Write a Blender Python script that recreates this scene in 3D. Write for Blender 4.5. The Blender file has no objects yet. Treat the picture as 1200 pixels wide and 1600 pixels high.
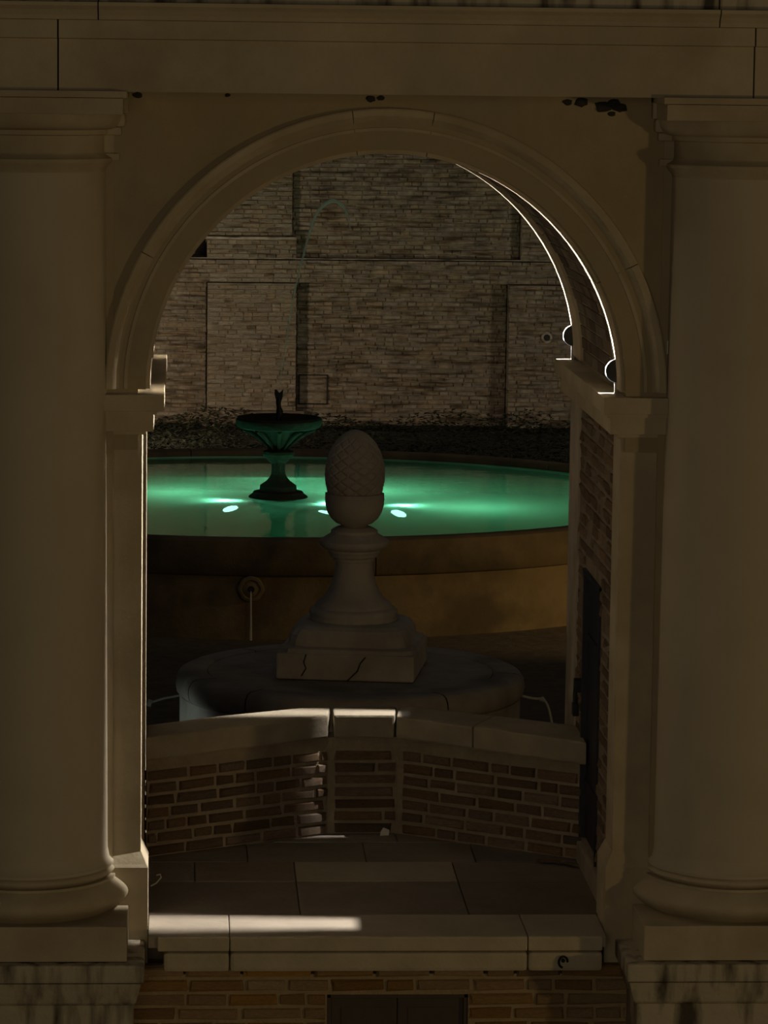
import bpy, bmesh, math, random
from mathutils import Vector, Matrix
S = bpy.context.scene
C = S.collection
PI = math.pi
random.seed(7)

# ------------------------------------------------------------------ camera, sky, lights, exposure
cam_d = bpy.data.cameras.new('camera')
cam_d.sensor_fit = 'AUTO'; cam_d.sensor_width = 36.0
cam_d.lens = 5540.0 / 1600.0 * 36.0
cam_d.clip_start = 0.1; cam_d.clip_end = 300
cam = bpy.data.objects.new('camera', cam_d); C.objects.link(cam)
R = Matrix(((0.99841204, -0.00482594, -0.05612587),
            (-0.05506099, 0.12692631, -0.99038275),
            (0.01190338, 0.99190041, 0.12645903)))
cam.matrix_world = Matrix.Translation((0, -17.5, 4.35)) @ R.to_4x4()
S.camera = cam

w = bpy.data.worlds.new('night_sky'); S.world = w; w.use_nodes = True
bgn = w.node_tree.nodes['Background']
bgn.inputs[0].default_value = (0.92, 0.92, 1.0, 1); bgn.inputs[1].default_value = 0.011

def lamp(name, kind, loc, power, color, size=0.1, target=None, **kw):
    d = bpy.data.lights.new(name, kind); d.energy = power; d.color = color
    if kind == 'AREA':
        d.size = size
    else:
        d.shadow_soft_size = size
    for k, v in kw.items(): setattr(d, k, v)
    o = bpy.data.objects.new(name, d); C.objects.link(o); o.location = loc
    if target is not None:
        o.rotation_euler = (Vector(target) - Vector(loc)).to_track_quat('-Z', 'Y').to_euler()
    return o
# street lamp in front, to the right; added soft fills in front and over the courtyard; garden lamps beyond the frame
lamp('street_lamp_light', 'POINT', (12.5, -10.8, 1.7), 590, (1.0, 0.70, 0.31), 0.25)
lamp('front_fill', 'AREA', (-1.5, -19.0, 3.6), 185, (1.0, 0.82, 0.52), 6.0, (1.0, 0, 1.8))  # soft area light added to lift the shaded sides of the facade
lamp('garden_lamp_left', 'SPOT', (-1.3, 27.0, 0.35), 180, (1.0, 0.80, 0.58), 0.12, (1.0, 31, 0.1), spot_size=1.75, spot_blend=0.8)
lamp('garden_lamp_right', 'SPOT', (10.6, 23.6, 1.6), 400, (1.0, 0.88, 0.68), 0.5, (2.2, 31, 1.3), spot_size=1.2, spot_blend=0.8)  # unseen garden lamp, placed and powered to double as wall fill
lamp('courtyard_fill', 'AREA', (2.0, 15.0, 11.0), 45, (1.0, 0.93, 0.78), 6.0, (2.5, 29, 0))  # unseen area light added to soften the shadows on the back wall
lamp('path_lamp_right', 'SPOT', (7.6, 16.9, 0.2), 190, (1.0, 0.66, 0.26), 0.15, (3.6, 19.5, -1.2), spot_size=0.95, spot_blend=0.8)
lamp('path_lamp_left', 'SPOT', (-2.9, 7.9, -1.25), 75, (0.78, 0.97, 1.0), 0.08, (0.05, 9.55, -1.0), spot_size=0.36, spot_blend=0.7)

S.view_settings.view_transform = 'Standard'
try: S.view_settings.look = 'None'
except Exception: pass
S.view_settings.exposure = 0.0; S.view_settings.gamma = 1.0
S.view_settings.use_curve_mapping = False

# ------------------------------------------------------------------ materials
def new_mat(name):
    m = bpy.data.materials.new(name); m.use_nodes = True
    nt = m.node_tree; p = nt.nodes['Principled BSDF']
    return m, nt, p
def stone(name, a, b, scale=3.0, rough=0.8, bump=0.25, bscale=28.0, dirt=None, streak=False, rnd=None, attr=False, spec=0.25):
    """two-tone stone; optional dirt colour in blotches / drip streaks; rnd = per-object value spread"""
    m, nt, p = new_mat(name); N = nt.nodes; L = nt.links
    tc = N.new('ShaderNodeTexCoord')
    src = tc.outputs['Object']
    if rnd is not None and not attr:
        oi = N.new('ShaderNodeObjectInfo')
        ad = N.new('ShaderNodeVectorMath'); ad.operation = 'ADD'
        sc = N.new('ShaderNodeVectorMath'); sc.operation = 'SCALE'; sc.inputs['Scale'].default_value = 37.0
        cx = N.new('ShaderNodeCombineXYZ'); L.new(oi.outputs['Random'], cx.inputs[0]); L.new(oi.outputs['Random'], cx.inputs[2])
        L.new(cx.outputs[0], sc.inputs[0]); L.new(src, ad.inputs[0]); L.new(sc.outputs[0], ad.inputs[1]); src = ad.outputs[0]
    n1 = N.new('ShaderNodeTexNoise'); n1.inputs['Scale'].default_value = scale; n1.inputs['Detail'].default_value = 8; n1.inputs['Roughness'].default_value = 0.62
    L.new(src, n1.inputs['Vector'])
    rp = N.new('ShaderNodeValToRGB'); rp.color_ramp.elements[0].position = 0.32; rp.color_ramp.elements[1].position = 0.68
    rp.color_ramp.elements[0].color = (*a, 1); rp.color_ramp.elements[1].color = (*b, 1)
    L.new(n1.outputs['Fac'], rp.inputs[0]); col = rp.outputs[0]
    if dirt:
        mp = N.new('ShaderNodeMapping'); L.new(src, mp.inputs[0])
        mp.inputs['Scale'].default_value = (1.3, 1.3, 11.0) if streak == 'h' else (5.0, 5.0, 0.9) if streak else (1, 1, 1)
        n2 = N.new('ShaderNodeTexNoise'); n2.inputs['Scale'].default_value = 1.6 if not streak else 2.2; n2.inputs['Detail'].default_value = 6
        L.new(mp.outputs[0], n2.inputs['Vector'])
        r2 = N.new('ShaderNodeValToRGB'); r2.color_ramp.elements[0].position = 0.47; r2.color_ramp.elements[1].position = 0.68
        L.new(n2.outputs['Fac'], r2.inputs[0])
        mx = N.new('ShaderNodeMix'); mx.data_type = 'RGBA'; L.new(r2.outputs[0], mx.inputs['Factor'])
        L.new(col, mx.inputs['A']); mx.inputs['B'].default_value = (*dirt, 1); col = mx.outputs['Result']
    if rnd is not None:
        if attr:
            at = N.new('ShaderNodeAttribute'); at.attribute_name = 'tone'; rv = at.outputs['Fac']
        else:
            rv = oi.outputs['Random']
        mr = N.new('ShaderNodeMapRange'); L.new(rv, mr.inputs[0]); mr.inputs['To Min'].default_value = rnd[0]; mr.inputs['To Max'].default_value = rnd[1]
        hs = N.new('ShaderNodeHueSaturation'); L.new(mr.outputs[0], hs.inputs['Value']); L.new(col, hs.inputs['Color'])
        m2 = N.new('ShaderNodeMath'); m2.operation = 'MULTIPLY'; m2.inputs[1].default_value = 7.31; L.new(rv, m2.inputs[0])
        fr = N.new('ShaderNodeMath'); fr.operation = 'FRACT'; L.new(m2.outputs[0], fr.inputs[0])
        ms = N.new('ShaderNodeMapRange'); L.new(fr.outputs[0], ms.inputs[0]); ms.inputs['To Min'].default_value = 0.75; ms.inputs['To Max'].default_value = 1.15
        L.new(ms.outputs[0], hs.inputs['Saturation'])
        col = hs.outputs[0]
    L.new(col, p.inputs['Base Color'])
    p.inputs['Roughness'].default_value = rough
    p.inputs['Specular IOR Level'].default_value = spec
    nb = N.new('ShaderNodeTexNoise'); nb.inputs['Scale'].default_value = bscale; nb.inputs['Detail'].default_value = 7; nb.inputs['Roughness'].default_value = 0.65
    L.new(src, nb.inputs['Vector'])
    bp = N.new('ShaderNodeBump'); bp.inputs['Strength'].default_value = bump; bp.inputs['Distance'].default_value = 0.02
    L.new(nb.outputs['Fac'], bp.inputs['Height']); L.new(bp.outputs[0], p.inputs['Normal'])
    return m
def plain(name, col, rough=0.5, metal=0.0, spec=0.4):
    m, nt, p = new_mat(name)
    N = nt.nodes; L = nt.links
    n = N.new('ShaderNodeTexNoise'); n.inputs['Scale'].default_value = 14; n.inputs['Detail'].default_value = 6
    tc = N.new('ShaderNodeTexCoord'); L.new(tc.outputs['Object'], n.inputs['Vector'])
    r = N.new('ShaderNodeValToRGB'); r.color_ramp.elements[0].color = (*[c * 0.75 for c in col], 1); r.color_ramp.elements[1].color = (*[min(1, c * 1.25) for c in col], 1)
    L.new(n.outputs['Fac'], r.inputs[0]); L.new(r.outputs[0], p.inputs['Base Color'])
    p.inputs['Roughness'].default_value = rough; p.inputs['Metallic'].default_value = metal; p.inputs['Specular IOR Level'].default_value = spec
    return m
M = {}
M['stone'] = stone('warm_limestone', (0.38, 0.32, 0.22), (0.49, 0.415, 0.29), 2.2, 0.8, 0.22, 26, dirt=(0.33, 0.27, 0.18))
M['shaft'] = stone('smooth_shaft_stone', (0.41, 0.36, 0.265), (0.48, 0.42, 0.31), 1.6, 0.75, 0.10, 20, dirt=(0.40, 0.34, 0.25))
M['stucco'] = stone('ochre_stucco', (0.31, 0.25, 0.155), (0.39, 0.315, 0.20), 1.7, 0.9, 0.2, 16, dirt=(0.30, 0.25, 0.18))
M['stained'] = stone('stained_stone', (0.40, 0.35, 0.26), (0.48, 0.42, 0.31), 4, 0.85, 0.4, 24, dirt=(0.07, 0.06, 0.045), streak=True)
M['oldstone'] = stone('old_grey_stone', (0.36, 0.31, 0.25), (0.47, 0.41, 0.33), 4.5, 0.85, 0.35, 30, dirt=(0.25, 0.21, 0.16))
M['finial'] = stone('pale_carved_stone', (0.46, 0.41, 0.345), (0.60, 0.54, 0.46), 4.5, 0.85, 0.35, 30, dirt=(0.36, 0.31, 0.25))
M['capstone'] = stone('cap_stone', (0.23, 0.195, 0.14), (0.31, 0.265, 0.195), 5, 0.85, 0.45, 26, dirt=(0.20, 0.17, 0.13))
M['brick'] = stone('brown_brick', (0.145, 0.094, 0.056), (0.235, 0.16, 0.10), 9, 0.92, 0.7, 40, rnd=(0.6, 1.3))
M['brick_front'] = stone('orange_brown_brick', (0.34, 0.20, 0.080), (0.47, 0.295, 0.135), 9, 0.92, 0.7, 40, rnd=(0.65, 1.3))
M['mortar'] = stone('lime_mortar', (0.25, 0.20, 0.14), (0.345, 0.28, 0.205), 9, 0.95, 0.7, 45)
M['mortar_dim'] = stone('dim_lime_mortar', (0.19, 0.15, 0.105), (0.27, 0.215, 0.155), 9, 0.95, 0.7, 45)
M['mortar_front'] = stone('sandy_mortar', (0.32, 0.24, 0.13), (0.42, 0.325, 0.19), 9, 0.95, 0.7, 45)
FA, FBc, FD = (0.195, 0.15, 0.10), (0.40, 0.32, 0.225), (0.095, 0.068, 0.042)
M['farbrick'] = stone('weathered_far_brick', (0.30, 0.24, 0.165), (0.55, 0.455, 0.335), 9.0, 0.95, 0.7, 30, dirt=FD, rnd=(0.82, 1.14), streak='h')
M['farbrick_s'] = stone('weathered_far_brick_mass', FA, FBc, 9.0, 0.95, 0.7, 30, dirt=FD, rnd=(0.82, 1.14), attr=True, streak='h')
M['farmortar'] = stone('far_mortar', (0.19, 0.155, 0.11), (0.34, 0.285, 0.205), 4.0, 0.95, 0.6, 30, dirt=FD, streak='h')
M['poolwall'] = stone('pool_wall_stone', (0.19, 0.14, 0.072), (0.27, 0.205, 0.115), 2.0, 0.85, 0.3, 18, dirt=(0.12, 0.09, 0.055))
M['poolrim'] = stone('dark_pool_rim', (0.105, 0.078, 0.042), (0.165, 0.125, 0.07), 2.5, 0.85, 0.35, 18, dirt=(0.07, 0.055, 0.035))
M['flag'] = stone('flagstone', (0.14, 0.115, 0.09), (0.20, 0.165, 0.13), 3.5, 0.62, 0.25, 22, rnd=(0.75, 1.25))
M['flag_pale'] = stone('pale_flagstone', (0.27, 0.23, 0.18), (0.34, 0.29, 0.23), 3.5, 0.65, 0.25, 22)
M['tread'] = stone('pale_sill_stone', (0.42, 0.36, 0.25), (0.52, 0.45, 0.32), 5, 0.75, 0.4, 30)
M['ground'] = stone('dark_gravel', (0.10, 0.08, 0.055), (0.17, 0.135, 0.095), 9, 0.95, 0.9, 60)
M['soil'] = stone('dark_soil', (0.035, 0.035, 0.028), (0.07, 0.065, 0.05), 7, 0.95, 0.9, 40)
M['iron'] = plain('black_iron', (0.022, 0.021, 0.022), 0.6, 0.6)
M['lampmetal'] = plain('black_lamp_metal', (0.03, 0.03, 0.03), 0.45, 0.2)
M['door'] = plain('navy_painted_iron', (0.012, 0.012, 0.022), 0.55, 0.0)
M['grate'] = plain('brown_painted_shutter', (0.075, 0.056, 0.042), 0.65, 0.2)
M['glass'] = plain('dark_cellar_glass', (0.02, 0.018, 0.018), 0.25, 0.0)
M['bronze'] = plain('dark_bronze', (0.02, 0.022, 0.026), 0.5, 0.5)
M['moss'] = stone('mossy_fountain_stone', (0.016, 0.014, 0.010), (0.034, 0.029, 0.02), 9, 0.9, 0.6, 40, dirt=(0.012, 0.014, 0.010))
M['wire'] = plain('pale_cable', (0.55, 0.52, 0.45), 0.5)
M['paper'] = plain('white_scrap', (0.6, 0.57, 0.52), 0.8)
M['leafdry'] = plain('dry_leaf', (0.14, 0.09, 0.05), 0.8)
M['dark'] = plain('dark_matte', (0.035, 0.03, 0.025), 0.95)  # plain dark tone for lumps, holes, cracks and lamp bodies
M['basin'] = stone('green_basin_plaster', (0.17, 0.42, 0.27), (0.26, 0.56, 0.38), 1.2, 0.8, 0.15, 12, dirt=(0.14, 0.30, 0.19))
M['foliage'] = stone('groundcover_leaf', (0.022, 0.028, 0.016), (0.06, 0.066, 0.038), 6, 0.75, 0.1, 12)
def mat_water():
    m, nt, p = new_mat('green_pool_water'); N = nt.nodes; L = nt.links; N.remove(p)
    out = N['Material Output']
    t = N.new('ShaderNodeBsdfTransparent'); t.inputs[0].default_value = (0.42, 0.92, 0.70, 1)
    g = N.new('ShaderNodeBsdfGlossy'); g.inputs['Roughness'].default_value = 0.04; g.inputs[0].default_value = (1, 1, 1, 1)
    f = N.new('ShaderNodeFresnel'); f.inputs[0].default_value = 1.33
    tc = N.new('ShaderNodeTexCoord'); n = N.new('ShaderNodeTexNoise'); n.inputs['Scale'].default_value = 2.2; n.inputs['Detail'].default_value = 4
    L.new(tc.outputs['Object'], n.inputs['Vector'])
    b = N.new('ShaderNodeBump'); b.inputs['Strength'].default_value = 0.25; b.inputs['Distance'].default_value = 0.03
    L.new(n.outputs['Fac'], b.inputs['Height']); L.new(b.outputs[0], g.inputs['Normal'])
    mx = N.new('ShaderNodeMixShader'); L.new(f.outputs[0], mx.inputs[0])
    tr = N.new('ShaderNodeBsdfTranslucent'); tr.inputs[0].default_value = (0.15, 0.60, 0.33, 1)
    m2 = N.new('ShaderNodeMixShader'); m2.inputs[0].default_value = 0.90
    L.new(t.outputs[0], m2.inputs[1]); L.new(tr.outputs[0], m2.inputs[2]); L.new(m2.outputs[0], mx.inputs[1]); L.new(g.outputs[0], mx.inputs[2])
    L.new(mx.outputs[0], out.inputs[0]); return m
M['water'] = mat_water()
def mat_spray():
    m, nt, p = new_mat('thin_water_spray'); N = nt.nodes; L = nt.links
    t = N.new('ShaderNodeBsdfTransparent'); mx = N.new('ShaderNodeMixShader'); mx.inputs[0].default_value = 0.45
    p.inputs['Base Color'].default_value = (0.8, 0.8, 0.78, 1); p.inputs['Roughness'].default_value = 0.4
    L.new(t.outputs[0], mx.inputs[1]); L.new(p.outputs[0], mx.inputs[2]); L.new(mx.outputs[0], N['Material Output'].inputs[0]); return m
M['spray'] = mat_spray()
def mat_emit(name, col, s):
    m, nt, p = new_mat(name); p.inputs['Base Color'].default_value = (0.8, 0.8, 0.8, 1)
    p.inputs['Emission Color'].default_value = (*col, 1); p.inputs['Emission Strength'].default_value = s; return m
M['lens'] = mat_emit('lit_lamp_lens', (0.80, 0.95, 1.0), 30.0)

# ------------------------------------------------------------------ mesh helpers
class MB:
    def __init__(s): s.v = []; s.f = []; s.tone = []; s.smooth = []
    def add(s, vs, fs, smooth=False, tone=0.5):
        o = len(s.v); s.v += [tuple(v) for v in vs]
        for f in fs:
            s.f.append(tuple(i + o for i in f)); s.tone.append(tone); s.smooth.append(smooth)
        return s
    def box(s, x0, x1, y0, y1, z0, z1, bev=0.0):
        if bev <= 0:
            vs = [(x, y, z) for z in (z0, z1) for y in (y0, y1) for x in (x0, x1)]
            return s.add(vs, [(0, 2, 3, 1), (4, 5, 7, 6), (0, 1, 5, 4), (2, 6, 7, 3), (0, 4, 6, 2), (1, 3, 7, 5)])
        bm = bmesh.new(); bmesh.ops.create_cube(bm, size=1)
        for v in bm.verts: v.co = ((x0 + x1) / 2 + v.co.x * (x1 - x0), (y0 + y1) / 2 + v.co.y * (y1 - y0), (z0 + z1) / 2 + v.co.z * (z1 - z0))
        bmesh.ops.bevel(bm, geom=bm.edges[:], offset=bev, segments=2, affect='EDGES', profile=0.6)
        return s.bm(bm)
    def bm(s, bm, smooth=False):
        bm.verts.index_update()
        s.add([v.co[:] for v in bm.verts], [[v.index for v in f.verts] for f in bm.faces], smooth); bm.free(); return s
    def lathe(s, prof, cx=0, cy=0, n=64, smooth=True, fn=None, a0=0, a1=2 * PI):
        full = abs(a1 - a0 - 2 * PI) < 1e-6; m = n if full else n + 1
        vs = []
        for i, (r, z) in enumerate(prof):
            for j in range(m):
                a = a0 + (a1 - a0) * j / n; rr = fn(r, z, a) if fn else r
                vs.append((cx + rr * math.cos(a), cy + rr * math.sin(a), z))
        fs = []
        for i in range(len(prof) - 1):
            for j in range(n):
                k = (j + 1) % m
                fs.append((i * m + j, i * m + k, (i + 1) * m + k, (i + 1) * m + j))
        if full:
            if prof[0][0] > 1e-5: fs.append(tuple(range(m - 1, -1, -1)))
            if prof[-1][0] > 1e-5: fs.append(tuple((len(prof) - 1) * m + j for j in range(m)))
        return s.add(vs, fs, smooth)
    def prism(s, poly, z0, z1, bev=0):
        n = len(poly)
        vs = [(x, y, z0) for x, y in poly] + [(x, y, z1) for x, y in poly]
        fs = [tuple(range(n - 1, -1, -1)), tuple(range(n, 2 * n))] + [(i, (i + 1) % n, n + (i + 1) % n, n + i) for i in range(n)]
        if bev:
            bm = bmesh.new(); bv = [bm.verts.new(v) for v in vs]
            for f in fs: bm.faces.new([bv[i] for i in f])
            bmesh.ops.recalc_face_normals(bm, faces=bm.faces[:])
            bmesh.ops.bevel(bm, geom=bm.edges[:], offset=bev, segments=2, affect='EDGES', profile=0.6)
            return s.bm(bm)
        return s.add(vs, fs)
    def loft(s, rings, smooth=False, caps=True):
        n = len(rings[0]); vs = [p for r in rings for p in r]; fs = []
        for i in range(len(rings) - 1):
            for j in range(n):
                k = (j + 1) % n; fs.append((i * n + j, i * n + k, (i + 1) * n + k, (i + 1) * n + j))
        if caps: fs += [tuple(range(n - 1, -1, -1)), tuple((len(rings) - 1) * n + j for j in range(n))]
        return s.add(vs, fs, smooth)
    def extx(s, prof, x0, x1):     # closed profile of (y,z) extruded along x
        return s.loft([[(x0, y, z) for y, z in prof], [(x1, y, z) for y, z in prof]])
    def tube(s, pts, r, n=8, smooth=True, sub=1):
        if sub > 1:
            P = [Vector(p) for p in pts]; rl = r if isinstance(r, (list, tuple)) else [r] * len(P); q = []; qr = []
            for i in range(len(P) - 1):
                a, b, c, d = P[max(0, i - 1)], P[i], P[i + 1], P[min(len(P) - 1, i + 2)]
                for k in range(sub):
                    t = k / sub
                    q.append(0.5 * (2 * b + (c - a) * t + (2 * a - 5 * b + 4 * c - d) * t * t + (3 * b - a - 3 * c + d) * t ** 3)); qr.append(rl[i] * (1 - t) + rl[i + 1] * t)
            pts = q + [P[-1]]; r = qr + [rl[-1]]
        rings = []
        for i, p in enumerate(pts):
            p = Vector(p); a = Vector(pts[max(0, i - 1)]); b = Vector(pts[min(len(pts) - 1, i + 1)])
            t = (b - a).normalized(); u = t.cross(Vector((0.3, 1, 0.2))).normalized(); v = t.cross(u)
            rr = r[i] if isinstance(r, (list, tuple)) else r
            rings.append([tuple(p + (u * math.cos(2 * PI * j / n) + v * math.sin(2 * PI * j / n)) * rr) for j in range(n)])
        return s.loft(rings, smooth)
    def mesh(s, name, mat, tone=False):
        me = bpy.data.meshes.new(name); me.from_pydata(s.v, [], s.f); me.validate()
        bm = bmesh.new(); bm.from_mesh(me); bmesh.ops.recalc_face_normals(bm, faces=bm.faces[:]); bm.to_mesh(me); bm.free()
        if len(me.polygons) == len(s.smooth):
            me.polygons.foreach_set('use_smooth', s.smooth)
            if tone:
                at = me.attributes.new('tone', 'FLOAT', 'FACE'); at.data.foreach_set('value', s.tone)
        if any(s.smooth): 
            try: me.set_sharp_from_angle(angle=math.radians(40))
            except Exception: pass
        me.materials.append(mat); return me
    def build(s, name, mat, parent=None, tone=False):
        return link(name, s.mesh(name, mat, tone), parent)
def link(name, data, parent=None):
    o = bpy.data.objects.new(name, data); C.objects.link(o)
    if parent is not None: o.parent = parent
    return o
def struct(name, mb, mat, label=None):
    o = mb.build(name, mat); o['kind'] = 'structure'
    if label: o['label'] = label
    return o
def structe(name, label=None):
    o = link(name, None); o['kind'] = 'structure'
    if label: o['label'] = label
    return o
def thing(name, label, cat, loc=(0, 0, 0), group=None):
    o = link(name, None); o.location = loc; o['label'] = label; o['category'] = cat
    if group: o['group'] = group
    return o
def tag(o, label, cat, group=None):
    o['label'] = label; o['category'] = cat
    if group: o['group'] = group
    return o

# bricks: unit meshes (length 1 along x, front at -y, height 1) scaled per brick
def brick_vs(rg, L=1.0, D=1.0, H=1.0, ch=0.06, q=1.0):
    j = lambda a: rg.uniform(-a, a) * q
    hx, hz = L / 2, H / 2; cx, cz = min(ch * L, 0.03 * L + 0.01), ch * 2.2 * H
    b = [(-hx, D / 2, -hz), (hx, D / 2, -hz), (hx, D / 2, hz), (-hx, D / 2, hz)]
    m = [(x + j(0.012) * L, -D / 2 + 0.22 * D + j(0.08) * D, z + j(0.05) * H) for x, z in ((-hx, -hz), (hx, -hz), (hx, hz), (-hx, hz))]
    f = [(x + j(0.015) * L, -D / 2 + j(0.08) * D, z + j(0.05) * H) for x, z in ((-hx + cx, -hz + cz), (hx - cx, -hz + cz), (hx - cx, hz - cz), (-hx + cx, hz - cz))]
    fs = [(8, 9, 10, 11)]
    for a, o in ((0, 4), (4, 8)):
        for i in range(4):
            k = (i + 1) % 4; fs.append((a + i, a + k, o + k, o + i))
    return b + m + f, fs
def brick_meshes(name, mat, n=8, rough=False):
    out = []; rg = random.Random(len(name))
    for i in range(n):
        vs, fs = brick_vs(rg, q=1.5 if rough else 1.0); out.append(MB().add(vs, fs).mesh('brick', mat))
    return out
def layout(rg, length, height, course, lens, gap, holes=(), z0=0.0, drop=0.0, x0=0.0):
    """list of (xc, zc, len, h) on a wall of that length and height"""
    res = []; n = int(height / course + 1e-6)
    for k in range(n):
        zc = z0 + (k + 0.5) * course; x = x0 - (rg.uniform(0, 0.13) if k % 2 else 0.0)
        while x < x0 + length - 0.02:
            l = rg.choice(lens) * rg.uniform(0.92, 1.08)
            a, b = max(x, x0), min(x + l, x0 + length)
            segs = [(a, b)]
            for hx0, hx1, hz0, hz1 in holes:
                if hz0 - course * 0.4 < zc < hz1 + course * 0.4:
                    ns = []
                    for s0, s1 in segs:
                        if s1 <= hx0 or s0 >= hx1: ns.append((s0, s1))
                        else:
                            if s0 < hx0: ns.append((s0, hx0))
                            if s1 > hx1: ns.append((hx1, s1))
                    segs = ns
            for s0, s1 in segs:
                if s1 - s0 > 0.045 and rg.random() > drop: res.append(((s0 + s1) / 2, zc, s1 - s0 - gap, course - gap))
            x += l
    return res
def lay_parts(parent, bricks, meshes, origin, ang, depth, rg, proud=0.006, jit=0.004):
    """origin: plan point of wall face; ang: direction of +x along the wall; face normal = -y rotated"""
    ca, sa = math.cos(ang), math.sin(ang)
    for (x, z, l, h) in bricks:
        o = bpy.data.objects.new('brick', rg.choice(meshes)); C.objects.link(o); o.parent = parent
        d = depth / 2 - proud + rg.uniform(-jit, jit)
        o.location = (origin[0] + ca * x - sa * d, origin[1] + sa * x + ca * d, z)
        o.rotation_euler = (0, 0, ang + rg.uniform(-0.01, 0.01)); o.scale = (l, depth, h)
def lay_mass(mb, bricks, y, depth, rg, proud=0.01, jit=0.006):
    for (x, z, l, h) in bricks:
        vs, fs = brick_vs(rg, l, depth, h, 0.05)
        d = y + depth / 2 - proud + rg.uniform(-jit, jit)
        mb.add([(x + a, d + b, z + c) for a, b, c in vs], fs, tone=rg.random())

# ------------------------------------------------------------------ key sizes
XL, XR, XC = -0.213, 2.170, 0.980           # jamb faces, arch centre
RI, ZS = 1.171, 2.700                        # arch radius, springing (impost top)
XA = 0.9965                                   # arch centre
ZC = ZS + 0.022
DEP = 2.32                                   # depth of the passage
ZT = 4.185                                   # soffit of the entablature
AX = (-0.773, 2.774)                         # column axes

# ------------------------------------------------------------------ ground and floors
g = structe('ground')
MB().box(-14, 16, 2.45, 34, -1.75, -1.62).build('gravel', M['ground'], g)
MB().box(-14, 16, -30, -0.1, -1.75, -1.62).build('paving', M['ground'], g)
fl = structe('floor')
MB().box(XL - .05, XR + .05, 0.22, 2.5, -0.5, -0.03).build('bed', M['mortar'], fl)
random.seed(3)
rows = [(0.262, 0.997, [(-.26, .60), (.605, 1.466), (1.472, 2.22)]), (1.003, 1.456, [(-.26, .06), (.065, .601), (.607, 1.466), (1.472, 2.22)]),
        (1.461, 1.95, [(-.26, .35), (.355, 1.0), (1.005, 1.6), (1.605, 2.22)]), (1.955, 2.44, [(-.26, .5), (.505, 1.2), (1.205, 2.22)])]
for y0, y1, xs in rows:
    for x0, x1 in xs:
        dz = random.uniform(-.003, .003)
        pale = abs(x0 - .607) < .001 and y0 > 1 and y0 < 1.1
        MB().box(x0, x1, y0, y1, -.05, dz + (.004 if pale else 0), .004).build('flagstone', M['flag_pale'] if pale else M['flag'], fl)
# stone sill in front
sl = structe('trim_1', 'worn stone sill step across the foot of the arch')
for x0, x1 in ((-.20, .233), (.237, 1.727), (1.731, 2.215)):
    lft = x0 < 0; rgt = x1 > 2
    MB().box(-.172 if lft else x0, 2.125 if rgt else x1, -.195, .258, -.06, 0.0, .006).build('tread_slab', M['flag_pale'], sl)  # darker stone on the tread stands in for weak grazing light
    a = -.125 if lft else x0; b = 2.105 if rgt else x1
    MB().box(a, b, -.210, .06, -.074, -.002, .008).build('upper_moulding', M['tread'], sl)
    MB().box(a + (.03 if lft else 0), b, -.222, .05, -.176, -.078, .020).build('lower_moulding', M['tread'], sl)
hk = MB()
hk.tube([(1.905 + .022 * math.cos(t), -.232 - .006 * math.sin(t), -.125 + .03 * math.sin(t)) for t in [i * .42 for i in range(12)]], .006)
hk.tube([(1.905, -.20, -.118), (1.905, -.236, -.118)], .010)
hk.build('iron_hook', M['iron'], sl)

# ------------------------------------------------------------------ front wall with the arch
wf = structe('wall_front', 'ochre stuccoed front wall pierced by the stone arch')
def ringpt(a, r): return (XA + r * math.sin(a), ZC + r * math.cos(a))
# spandrel plate with a semicircular hole, from impost top to soffit
NA = 64
mb = MB(); r0 = RI + .02; xl, xr = -2.6, 4.6; zt = 5.2
inner = [ringpt(-PI / 2 + PI * i / NA, r0) for i in range(NA + 1)]
def outpt(p):
    dx, dz = p[0] - XA, p[1] - ZC
    k = 9e9
    if dx > 1e-6: k = min(k, (xr - XA) / dx)
    if dx < -1e-6: k = min(k, (xl - XA) / dx)
    if dz > 1e-6: k = min(k, (zt - ZC) / dz)
    return (XA + dx * k, ZC + dz * k)
outer = [outpt(p) for p in inner]
YS = -0.015
vs = [(x, YS, z) for x, z in inner] + [(x, YS, z) for x, z in outer] + [(x, DEP - .02, z) for x, z in inner] + [(x, DEP - .02, z) for x, z in outer]
n = NA + 1; fs = []
for i in range(NA):
    fs += [(i, i + 1, n + i + 1, n + i), (2 * n + i, 3 * n + i, 3 * n + i + 1, 2 * n + i + 1)]
fs += [(i, 2 * n + i, 2 * n + i + 1, i + 1) for i in range(NA)]
mb.add(vs, fs); mb.box(xl, XL - .02, YS, DEP - .02, ZC - .3, ZC); mb.box(XR + .02, xr, YS, DEP - .02, ZC - .3, ZC)
mb.build('spandrel', M['stucco'], wf)
# archivolt stones
prof = [(RI, .30), (RI, 0.0), (RI + .105, 0.0), (RI + .112, -.018), (RI + .128, -.020), (RI + .134, -.008), (RI + .150, -.012), (RI + .172, -.034), (RI + .186, -.05),
        (RI + .214, -.055), (RI + .222, -.050), (RI + .222, .30)]
def voussoir(a0, a1, prof, name='arch_stone'):
    k = max(4, int((a1 - a0) / 0.06)); rings = []
    for i in range(k + 1):
        a = a0 + (a1 - a0) * i / k
        rings.append([(ringpt(a, r)[0], y, ringpt(a, r)[1]) for r, y in prof])
    return MB().loft(rings).build(name, M['stone'], wf)
D = math.radians
joints = [-90, -60.7, -7.7, 9.0, 62.5, 90]
for a, b in zip(joints[:-1], joints[1:]):
    voussoir(D(a) + .0016, D(b) - .0016, prof)
prof2 = [(RI, DEP), (RI, 1.84), (RI + .2, 1.84), (RI + .2, DEP)]
for a, b in zip(range(-90, 90, 18), range(-72, 91, 18)):
    voussoir(D(a) + .0016, D(b) - .0016, prof2, 'rear_arch_stone')
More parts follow.
